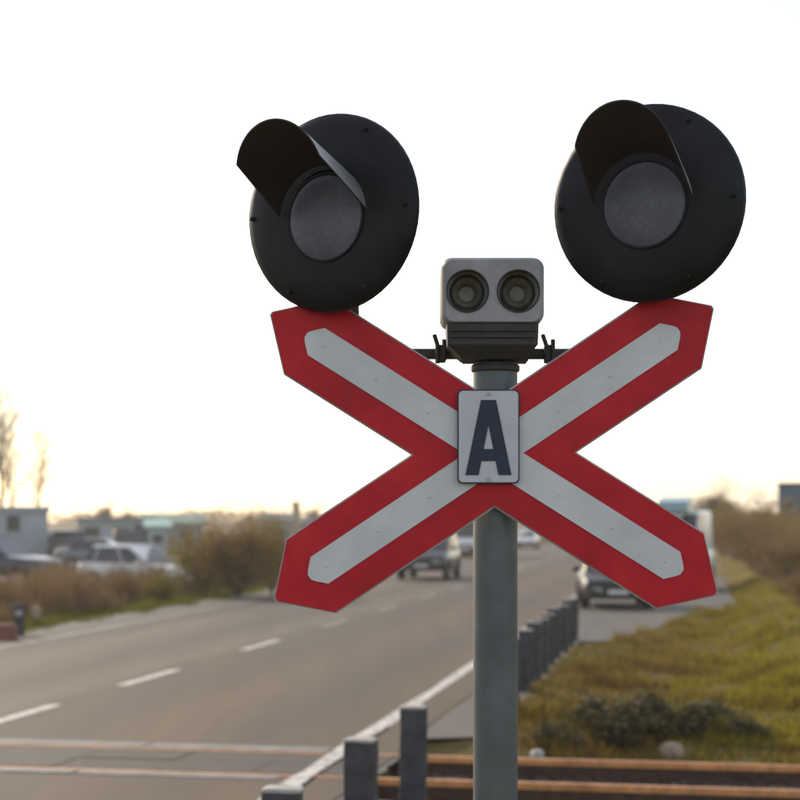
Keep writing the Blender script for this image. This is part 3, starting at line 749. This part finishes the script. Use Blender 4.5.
HATCH = dict(L=3.9, W=1.70, H=1.47, top=[(-.5, .86), (-.44, .94), (.20, .92), (.40, .80), (.47, .72), (.5, .62)], gh=(-.47, -.36, .02, .26), wr=.30, axles=(-.31, .33))
SEDAN = dict(L=4.4, W=1.75, H=1.45, top=[(-.5, .84), (-.45, .98), (-.30, .98), (.18, .92), (.38, .82), (.47, .72), (.5, .62)], gh=(-.36, -.20, .04, .24), wr=.31, axles=(-.30, .33))
SUV = dict(L=4.6, W=1.86, H=1.78, top=[(-.5, 1.0), (-.46, 1.10), (.20, 1.08), (.36, 1.02), (.46, .94), (.5, .80)], gh=(-.48, -.42, .02, .22), wr=.37, axles=(-.30, .33), sill=.33, tum=.80)
VAN = dict(L=5.3, W=1.98, H=2.52, top=[(-.5, 1.25), (.24, 1.25), (.40, 1.10), (.47, 1.0), (.5, .85)], gh=(-.496, -.485, .16, .36), wr=.35, axles=(-.27, .34), sill=.30, tum=.85, sidewin=1, rear=False)
def head(deg): return R(deg)                    # 0 = driving away from the camera along +Y, 180 = coming
RH = -TH                                       # along the road
vehicle('sport_utility_car', 'dark green four wheel drive car with bright windscreen coming down the road', 'car', Y2(430, 68, 0), RH + math.pi, M['p_green'], SUV)
vehicle('delivery_van', 'white delivery van following the dark green car', 'van', Y2(470, 108, 0), RH + math.pi, M['p_white'], VAN)
vehicle('hatchback_car', 'small white car far down the road right of the signal pole', 'car', Y2(527, 140, 0), RH + math.pi, M['p_white'], HATCH)
vehicle('estate_car', 'black car waiting in the lay-by at the end of the guard posts', 'car', Y2(613, 46.5, -.015), RH + math.pi + .10, M['p_black'], SEDAN)
pv_ = vehicle('panel_van', 'white panel van half hidden by the lower right arm of the crossbuck', 'van', Y2(677, 58, -.015), RH + math.pi - .12, M['p_white'], VAN)
m = MB(); m.prism([(-.75, 2.50), (.55, 2.50), (.30, 2.80), (-.70, 2.96)], (-.48, .6, 0), (0, 1, 0), (0, 0, 1), (1, 0, 0), .96); m.build('roof_box', M['p_teal'], pv_)
vehicle('parked_car', 'white hatchback parked behind brown weeds left of the road', 'car', Y2(139, 57, -.05), R(-122), M['p_white'], HATCH)
vehicle('parked_car', 'white car parked end on beside the pale flat roofed cabin', 'car', Y2(50, 98, -.12), R(172), M['p_white'], SUV)
vehicle('parked_car', 'dark navy car parked at the left edge of the picture', 'car', Y2(-4, 64, -.12), R(-112), M['p_navy'], SUV)
vehicle('parked_car', 'black car parked beside the grey warehouse, left of the white hatchback', 'car', Y2(69, 92, -.12), R(-165), M['p_black'], SUV)
vehicle('parked_car', 'grey saloon parked behind the white hatchback', 'car', Y2(104, 84, -.12), R(-95), M['p_grey'], SEDAN)
vehicle('parked_car', 'dark off-road car parked behind the bonnet of the white hatchback', 'car', Y2(128, 96, -.12), R(-170), M['p_green'], SUV)

# ================================================================== BUILDINGS
def building(name, label, px0, px1, Y, h, depth, wall, roofm, pitch=0.0, wins=(), rz=0.0, cat='building', zb=-.15, over=.3, doors=()):
    x0, x1 = (px0-400)/1800*Y, (px1-400)/1800*Y; w = x1-x0; rz = -math.atan(((px0+px1)/2-400)/1800)
    root = empty(name, ((x0+x1)/2, Y, zb), rz); tag(root, label, cat)
    m = MB(); m.box((0, depth/2, h/2), (w, depth, h)); wl = m.build('wall', wall, root)
    m = MB()
    if pitch:
        pr = [(-over, h-.02), (depth/2, h+pitch), (depth+over, h-.02), (depth+over, h+.10), (depth/2, h+pitch+.12), (-over, h+.10)]
        m.prism(pr, (-w/2-over, 0, 0), (0, 1, 0), (0, 0, 1), (1, 0, 0), w+2*over)
        for sx in (-1, 1):
            g = MB(); g.prism([(0.01, h), (depth-.01, h), (depth/2, h+pitch-.02)], (sx*(w/2-.06)-.05, 0, 0), (0, 1, 0), (0, 0, 1), (1, 0, 0), .1)
            g.build('gable', wall, wl)
    else: m.box((0, depth/2, h+.12), (w+2*over, depth+2*over, .24))
    m.build('roof', roofm, root)
    for (fx, z, ww, hh) in wins:
        m = MB(); m.box((fx*w/2, -.03, z), (ww, .08, hh)); wo_ = m.build('window', M['frame'], root)
        m = MB(); m.box((fx*w/2, -.075, z), (ww*.86, .03, hh*.86)); m.build('pane', M['window'], wo_)
    for (fx, ww, hh) in doors:
        m = MB(); m.box((fx*w/2, -.04, hh/2), (ww, .1, hh)); m.build('door', M['roof_dark'], root)
    return root
building('site_cabin', 'flat roofed pale bluish cabin at the left edge', -60, 47, 92, 2.8, 6, M['wall_pale'], M['wall_pale'], 0, [(.36, 2.2, .75, .9), (-.3, 2.2, 1.4, .9)], over=.12)
building('warehouse', 'long low grey warehouse behind the parked cars', 78, 150, 130, 2.3, 12, M['wall_pale'], M['wall_grey'], 0, [(-.6, 1.5, 1.2, .8), (.2, 1.5, 1.2, .8)], doors=[(.75, 1.1, 2.0)])
building('shed', 'green roofed shed right of the grey warehouse', 143, 203, 150, 2.0, 9, M['wall_grey'], M['roof_green'], .75, [(-.4, 1.2, 1.2, .7), (.4, 1.2, 1.2, .7)])
building('greenhouse', 'mint roofed low hut in front of the green shed', 148, 168, 120, 1.85, 4, M['wall_pale'], M['roof_mint'], .45, [(0, 1.1, .8, .6)])
building('dark_roofed_house', 'dark roofed low building right of the big roadside bush', 262, 292, 170, 2.15, 9, M['wall_grey'], M['roof_dark'], .75, [(-.5, 1.3, .7, .8), (.3, 1.3, .7, .8)])
building('long_hall', 'long pale grey hall far behind the left lower arm of the crossbuck', 286, 430, 230, 2.3, 14, M['wall_pale'], M['wall_grey'], 0, [(-.7, 1.4, 2, .9), (-.3, 1.4, 2, .9), (.1, 1.4, 2, .9), (.5, 1.4, 2, .9)])
building('roadside_house', 'small white house far along the road left of the signal pole', 448, 474, 190, 2.2, 8, M['wall_white'], M['wall_ochre'], .8, [(-.4, 1.3, .6, .8), (.4, 1.3, .6, .8)])
building('blue_house', 'slate blue flat roofed building above the brush at the right edge', 779, 850, 125, 4.65, 9, M['blue_wall'], M['roof_dark'], 0, [(-.72, 3.3, .75, .9), (.1, 3.3, .9, .9)], zb=-.1, over=.05, rz=R(-13))
m = MB(); m.box((0.55, -.06, 2.2), (2.4, .1, 1.1)); bh = [o for o in bpy.data.objects if o.name.startswith('blue_house')][0]; m.build('light_panel', M['blue_pale'], bh)
# slim tower behind
tw = empty('chimney', Y2(296, 210, -.1)); tag(tw, 'slim ochre chimney standing behind the dark roofed building', 'chimney')
m = MB(); m.tube([(0, 0, 0), (0, 0, 4.2)], [.50, .44], 16); m.build('shaft', M['wall_ochre'], tw, True)
m = MB(); m.lathe([(0, .46), (.02, .54), (.22, .54), (.24, .3), (.05, .28)], (0, 0, 4.2), (0, 0, 1), 16); m.build('rim', M['wall_grey'], tw, True)

# ================================================================== VEGETATION
def blades(name, n, fn, h0, h1, w, lean, mat, seed, bend=0.4):
    rg = np.random.default_rng(seed); P = np.array([fn(rg) for _ in range(n)]); n = len(P)
    hs = rg.uniform(h0, h1, n)*(P[:, 3] if P.shape[1] > 3 else 1); A = rg.uniform(0, 2*np.pi, n); ln = rg.normal(0, lean, n)
    d = np.stack([np.cos(A), np.sin(A), np.zeros(n)], 1); B = rg.uniform(0, 2*np.pi, n)
    sd = np.stack([np.cos(B), np.sin(B), np.zeros(n)], 1)*(w*rg.uniform(.6, 1.4, n))[:, None]
    up = np.array([0, 0, 1.0]); p = P[:, :3]; H = hs[:, None]
    mid = p + up*H*.55 + d*(ln[:, None]*H*.4); tip = p + up*H*(1-.25*np.abs(ln[:, None])) + d*(ln[:, None]*H*(1+bend))
    V = np.stack([p-sd/2, p+sd/2, mid+sd*.38, mid-sd*.38, tip], 1).reshape(-1, 3)
    o = 5*np.arange(n)[:, None]
    F = np.concatenate([np.stack([o[:, 0], o[:, 0]+1, o[:, 0]+2], 1), np.stack([o[:, 0], o[:, 0]+2, o[:, 0]+3], 1), np.stack([o[:, 0]+3, o[:, 0]+2, o[:, 0]+4], 1)])
    return link(name, arr_mesh(name, V, F, mat))
def st_fn(s0, s1, t0, t1, cl=0.0, ok=None, pw=1.0):
    cent = []
    def f(rg):
        while True:
            s, t = rg.uniform(s0, s1), t0+(t1-t0)*rg.uniform(0, 1)**pw
            if ok and not ok(s, t): continue
            k = 0.6+0.9*max(0, math.sin(s*2.3+1.7*math.sin(t*1.1))*math.cos(t*1.9+math.sin(s*1.3)))
            if rg.uniform(0, 1.4) < k: break
        q = road(s, t, hgt(s, t)-.03); return (q.x, q.y, q.z, k)
    return f
def off_track(s, t):
    b = (road(s, t)-TRK_O).dot(TV); return b > 2.0
not_lay = lambda s, t: off_track(s, t) and s > lay_edge(t) + .05
tag(blades('verge_grass', 70000, st_fn(-2.02, 4.2, 17, 62, 0, not_lay, 1.5), .08, .26, .018, .45, M['blade_r'], 11), 'olive and brown grass on the right hand verge', 'grass', kind='stuff')
tag(blades('bank_grass', 34000, st_fn(-1.2, 2.5, 19, 60, 0, lambda s, t: not_lay(s, t) and random.random() < max(0, min(1, (s+.9+.5*math.sin(t*1.3+s))/2.4))**1.5 and random.random() < max(.1, min(1, (2.6-s)/.5)), 1.4), .10, .24, .018, .45, M['blade_y'], 18), 'bright yellow green grass on the bank below the ridge', 'grass', kind='stuff')
tag(blades('dry_grass', 14000, st_fn(1.5, 2.35, 22, 90, 0, None, 1.3), .10, .24, .02, .4, M['blade_dry'], 12), 'pale dry grass along the ridge on the right', 'grass', kind='stuff')
tag(blades('brown_brush', 22000, st_fn(3.0, 12, 24, 80, 0, None, 1.2), .2, .65, .02, .4, M['weed'], 13), 'brown dead brush in the hollow right of the ridge', 'brush', kind='stuff')
tag(blades('green_verge', 26000, st_fn(-15.6, -12.75, 30, 80, 0, lambda s, t: s < -13.1 or math.sin(t*1.7) > .2, 1.3), .10, .32, .022, .45, M['blade_g'], 14), 'bright green grass along the left road edge', 'grass', kind='stuff')
tag(blades('dead_weeds', 30000, st_fn(-19.2, -14.9, 30, 64, 0, None, 1.2), .45, 1.15, .022, .22, M['weed'], 15, .2), 'tall reddish brown dead weeds left of the road', 'weeds', kind='stuff')
tag(blades('field_grass', 22000, st_fn(-40, -15, 30, 60, 0, None, 1.2), .15, .4, .03, .4, M['blade_r'], 16), 'dry grass field left of the weeds', 'grass', kind='stuff')
tag(blades('far_brush', 12000, st_fn(-17.5, -13.2, 64, 190, 0, None, 1.2), .4, .9, .05, .3, M['weed'], 17, .2), 'brown brush far along the left road edge', 'brush', kind='stuff')

def leafmesh(P, size, seed, rg=None):
    rg = np.random.default_rng(seed); n = len(P)
    a = rg.normal(size=(n, 3)); a /= np.linalg.norm(a, axis=1)[:, None]
    b = np.cross(a, rg.normal(size=(n, 3))); b /= np.linalg.norm(b, axis=1)[:, None]
    s = (size*rg.uniform(.6, 1.4, n))[:, None]
    V = np.stack([P-a*s, P+b*s*.5, P+a*s, P-b*s*.5], 1).reshape(-1, 3)
    return V, np.arange(4*n).reshape(-1, 4)
def branches(seed, h, spread, n0, levels, r0, trunk=0.0, upb=0.5):
    """returns twig segments (p, q, rp, rq) and tip points"""
    rr = random.Random(seed); segs = []; tips = []
    def grow(p, d, L, r, lv):
        k = 3; q = p
        for i in range(k):
            d = (d + Vector((rr.gauss(0, .14), rr.gauss(0, .14), rr.gauss(0, .10) + .05*upb))).normalized()
            q2 = q + d*(L/k); segs.append((q.copy(), q2.copy(), r*(1-.22*i), r*(1-.22*(i+1)))); q = q2
            if lv <= 1: tips.append(q.copy())
            if lv > 0 and (i > 0 or rr.random() < .6):
                for _ in range(2 if rr.random() < .6 else 1):
                    e = (d*.75 + Vector((rr.gauss(0, .55), rr.gauss(0, .55), rr.gauss(0, .35) + .25*upb))).normalized()
                    grow(q, e, L*rr.uniform(.5, .75), r*.45, lv-1)
    if trunk:
        p = Vector((0, 0, -.2)); d = Vector((rr.gauss(0, .03), rr.gauss(0, .03), 1)).normalized(); n = 10
        for i in range(n):
            q = p + d*((h*trunk+.2)/n); segs.append((p.copy(), q.copy(), r0*(1-.075*i), r0*(1-.075*(i+1)))); d = (d+Vector((rr.gauss(0, .05), rr.gauss(0, .05), .1))).normalized(); p = q
            if i >= 2:
                for _ in range(n0):
                    a = rr.uniform(0, 6.28); e = Vector((math.cos(a)*spread, math.sin(a)*spread, 1)).normalized()
                    grow(q, e, h*rr.uniform(.16, .30)*(1-.04*i), r0*.42*(1-.06*i), levels)
        grow(p, d, h*.3, r0*.3, levels)
    else:
        for _ in range(n0):
            a = rr.uniform(0, 6.28); e = Vector((math.cos(a)*spread*rr.uniform(.2, 1), math.sin(a)*spread*rr.uniform(.2, 1), 1)).normalized()
            grow(Vector((math.cos(a)*.05*rr.random(), math.sin(a)*.05*rr.random(), -.05)), e, h*rr.uniform(.5, .8), r0, levels)
    return segs, tips
def seg_mesh(segs, name, mat, n=3, rmin=.004):
    P = np.array([tuple(s[0]) for s in segs]); Q = np.array([tuple(s[1]) for s in segs]); rp = np.maximum(rmin, [s[2] for s in segs]); rq = np.maximum(rmin*.8, [s[3] for s in segs])
    d = Q-P; d /= np.linalg.norm(d, axis=1)[:, None]+1e-9
    ref = np.where(np.abs(d[:, 2:3]) > .9, np.array([[1., 0, 0]]), np.array([[0, 0, 1.]])); u = np.cross(d, ref); u /= np.linalg.norm(u, axis=1)[:, None]; w = np.cross(d, u)
    V = []
    for (X, r) in ((P, rp), (Q, rq)):
        for k in range(n):
            a = 2*math.pi*k/n; V.append(X + (u*math.cos(a)+w*math.sin(a))*r[:, None])
    V = np.stack(V, 1).reshape(-1, 3); o = (2*n*np.arange(len(segs)))[:, None]
    F = np.concatenate([o + np.array([[k, (k+1) % n, n+(k+1) % n, n+k]]) for k in range(n)])
    return arr_mesh(name, V, F, mat)
def shrub_meshes(seed, h, spread, n0, levels, nleaf, lsize, leafm, r0=.02, trunk=0.0, jit=.12, upb=.5, rmin=.005):
    segs, tips = branches(seed, h, spread, n0, levels, r0, trunk, upb)
    rg = np.random.default_rng(seed+99); T = np.array([tuple(t) for t in tips])
    zmax = T[:, 2].max()
    P = T[rg.integers(0, len(T), nleaf)] + rg.normal(0, jit, (nleaf, 3))
    P[:, 2] = np.maximum(P[:, 2], .03); P = P[P[:, 2] < zmax+.1]
    V, F = leafmesh(P, lsize, seed)
    return segs, arr_mesh('foliage', V, F, leafm), zmax
SPEC = {}
def plant(kind, name, label, cat, loc, h, rz=0, group=None, wide=1.0, **kw):
    """kinds are built once; each plant has its own parts that share the mesh"""
    if kind not in SPEC:
        segs, fol, zm = shrub_meshes(**kw['build']); n = 5 if kw['build'].get('trunk') else 3
        if kw['build'].get('trunk'):
            a = seg_mesh(segs[:10], 'trunk', M['bark'], 8); b = seg_mesh(segs[10:], 'branches', M['twig'], 3, kw['build'].get('rmin', .005))
        else: a = None; b = seg_mesh(segs, 'stems', M['twig'], 3, kw['build'].get('rmin', .005))
        SPEC[kind] = (a, b, fol, zm)
    a, b, fol, zm = SPEC[kind]; k = h/zm
    o = empty(name, loc, rz); o.scale = (k*wide, k*wide, k); tag(o, label, cat, group)
    if a: 
        t = link('trunk', a, o); c = link('crown', b, o); link('foliage', fol, c)
    else:
        s = link('stems', b, o); link('foliage', fol, o)
    return o
def pl_at(px, Y, s=None): 
    X = (px-400)/1800*Y; s_ = X*CT - Y*ST; t_ = X*ST + Y*CT
    return Vector((X, Y, hgt(s_, t_)))
B1 = dict(seed=21, h=2.2, spread=.75, n0=26, levels=2, nleaf=9000, lsize=.045, leafm=M['leaf_b'])
B2 = dict(seed=22, h=2.2, spread=.7, n0=22, levels=2, nleaf=7500, lsize=.05, leafm=M['leaf_o'])
B3 = dict(seed=23, h=2.6, spread=.5, n0=24, levels=2, nleaf=6000, lsize=.045, leafm=M['leaf_b'])
B4 = dict(seed=24, h=.6, spread=.9, n0=16, levels=1, nleaf=1500, lsize=.045, leafm=M['leaf_d'], r0=.008, jit=.08)
T1 = dict(seed=31, h=13, spread=.55, n0=2, levels=3, nleaf=120, lsize=.06, leafm=M['leaf_p'], r0=.22, trunk=.8, jit=.2, upb=1.3, rmin=.012)
T2 = dict(seed=32, h=6, spread=.8, n0=3, levels=2, nleaf=6000, lsize=.07, leafm=M['leaf_p'], r0=.12, trunk=.5, jit=.25, upb=.7, rmin=.01)
T3 = dict(seed=33, h=4.5, spread=.9, n0=3, levels=2, nleaf=7000, lsize=.07, leafm=M['leaf_b'], r0=.09, trunk=.45, jit=.22, upb=.7, rmin=.01)
# the big roadside bush on the left: brown heart, olive flanks
plant('b1', 'roadside_bush', 'big rounded brown bush standing at the left road edge', 'bush', pl_at(238, 52), 2.9, .4, None, 1.08, build=B1)
plant('b2', 'roadside_bush', 'olive green bush on the left flank of the big brown bush', 'bush', pl_at(203, 53.5), 2.45, 1.0, None, .85, build=B2)
plant('b2', 'roadside_bush', 'olive green bush on the right flank of the big brown bush', 'bush', pl_at(271, 54), 2.5, 2.9, None, .75, build=B2)
lw = [(-2, 43, 1.1, 'b1', 'low brown shrub at the far left edge of the verge'), (36, 45, 1.3, 'b3', 'second low brown shrub from the left edge'), (78, 47, 1.2, 'b1', 'low brown shrub in front of the tail of the white hatchback'),
      (122, 49.5, 1.2, 'b3', 'low brown shrub in front of the middle of the white hatchback'), (160, 50.5, 1.0, 'b2', 'low olive shrub below the bonnet of the white hatchback')]
for px, Y, h, k, lab in lw: plant(k, 'low_shrub', lab, 'shrub', pl_at(px, Y), h, px*.1, 'low shrubs on the left verge', 1.3, build=B3)
# bare trees at the left edge
for px, Y, h, lab, rz in [(2, 150, 17.5, 'tallest bare tree, cut by the left edge of the picture', 0.3), (15, 155, 15.0, 'slender bare tree just right of the left edge', 1.9), (38, 150, 12.6, 'shortest bare tree of the three on the left', 3.7)]:
    plant('t1', 'bare_tree', lab, 'tree', pl_at(px, Y), h, rz, 'bare trees on the left', .85, build=T1)
for px, Y, h, lab in [(104, 210, 5.2, 'faint small bare tree above the grey warehouse'), (128, 230, 4.4, 'tiny bare tree behind the green roofed shed'), (313, 260, 5.2, 'pale small tree right of the slim chimney'), (338, 280, 4.2, 'pale low tree far behind the left lower arm')]:
    plant('t2', 'small_tree', lab, 'tree', pl_at(px, Y), h, px*.3, 'small far trees', 1.0, build=T2)
# right hand side
rt = [(708, 118, 4.9, 't2', 'pale budding tree above the white panel van'), (728, 125, 4.6, 't2', 'second pale tree right of the panel van'), (757, 105, 3.9, 't3', 'brown tree left of the slate blue building'), (776, 92, 3.5, 't3', 'brown tree just below the slate blue building')]
for px, Y, h, k, lab in rt: plant(k, 'field_tree', lab, 'tree', pl_at(px, Y), h + .5, px*.7, 'trees on the right', 1.15, build=T2 if k == 't2' else T3)
rs = [(736, 84, 3.1, 'b3', 'brown bush nearest the panel van'), (752, 78, 3.0, 'b1', 'second brown bush from the panel van'), (772, 72, 3.1, 'b3', 'brown bush in the middle of the right hand thicket'), (795, 66, 2.9, 'b1', 'brown bush at the right edge under the blue building'), 
      (766, 88, 3.5, 'b2', 'olive bush behind the right hand thicket'), (795, 84, 3.4, 'b2', 'olive bush at the right edge behind the thicket'), (722, 98, 3.1, 'b2', 'small olive bush beside the panel van'), (812, 50, 1.5, 'b1', 'low brown bush at the lower right edge of the thicket')]
for px, Y, h, k, lab in rs: plant(k, 'thicket_bush', lab, 'bush', pl_at(px, Y), h, px*.9, 'bushes of the right hand thicket', 1.15, build=B2)
dk = [(560, 18.6, .34, 'dark weed clump nearest the white stone'), (590, 19.4, .40, 'second dark weed clump behind the rails'), (622, 18.9, .45, 'dark weed clump left of the pale boulder'), (650, 19.7, .5, 'tall dark weed clump just behind the pale boulder'), (690, 19.2, .42, 'dark weed clump right of the pale boulder'), (716, 19.8, .4, 'dark weed clump farther right behind the rails'), (748, 19.0, .30, 'small dark weed clump at the right behind the rails')]
for px, Y, h, lab in dk: plant('b4', 'weed_clump', lab, 'weeds', pl_at(px, Y), h, px*.37, 'dark weed clumps behind the rails', 1.25, build=B4)
# far woods on the horizon: one mass
def woods():
    rg = np.random.default_rng(5); P = []
    for i in range(260):
        X = rg.uniform(-230, 330); Y = rg.uniform(420, 620); h = rg.uniform(2.6, 5.2); w = rg.uniform(3, 7); n = 150
        q = rg.normal(size=(n, 3)); q /= np.linalg.norm(q, axis=1)[:, None]; q *= rg.uniform(.5, 1, (n, 1))**.5
        P.append(np.array([X, Y, h*.5]) + q*np.array([w, w*.6, h*.5]))
    V, F = leafmesh(np.concatenate(P), .45, 8)
    return tag(link('far_woods', arr_mesh('far_woods', V, F, M['leaf_b'])), 'low brown woods along the horizon', 'woods', kind='stuff')
woods()

# ================================================================== HAZE: even warm air round everything
hz = MB(); hz.box((0, 620, 9), (3400, 2100, 21.5))
hm = bpy.data.materials.new('haze_air'); hm.use_nodes = True; hm.node_tree.nodes.clear()
pv = hm.node_tree.nodes.new('ShaderNodeVolumePrincipled'); ho = hm.node_tree.nodes.new('ShaderNodeOutputMaterial')
pv.inputs['Color'].default_value = (0.95, 0.93, 0.90, 1); pv.inputs['Density'].default_value = 0.0006; pv.inputs['Anisotropy'].default_value = 0.3
hm.node_tree.links.new(pv.outputs[0], ho.inputs['Volume'])
tag(hz.build('haze', hm), 'thin pale haze in the air', 'haze', kind='stuff')
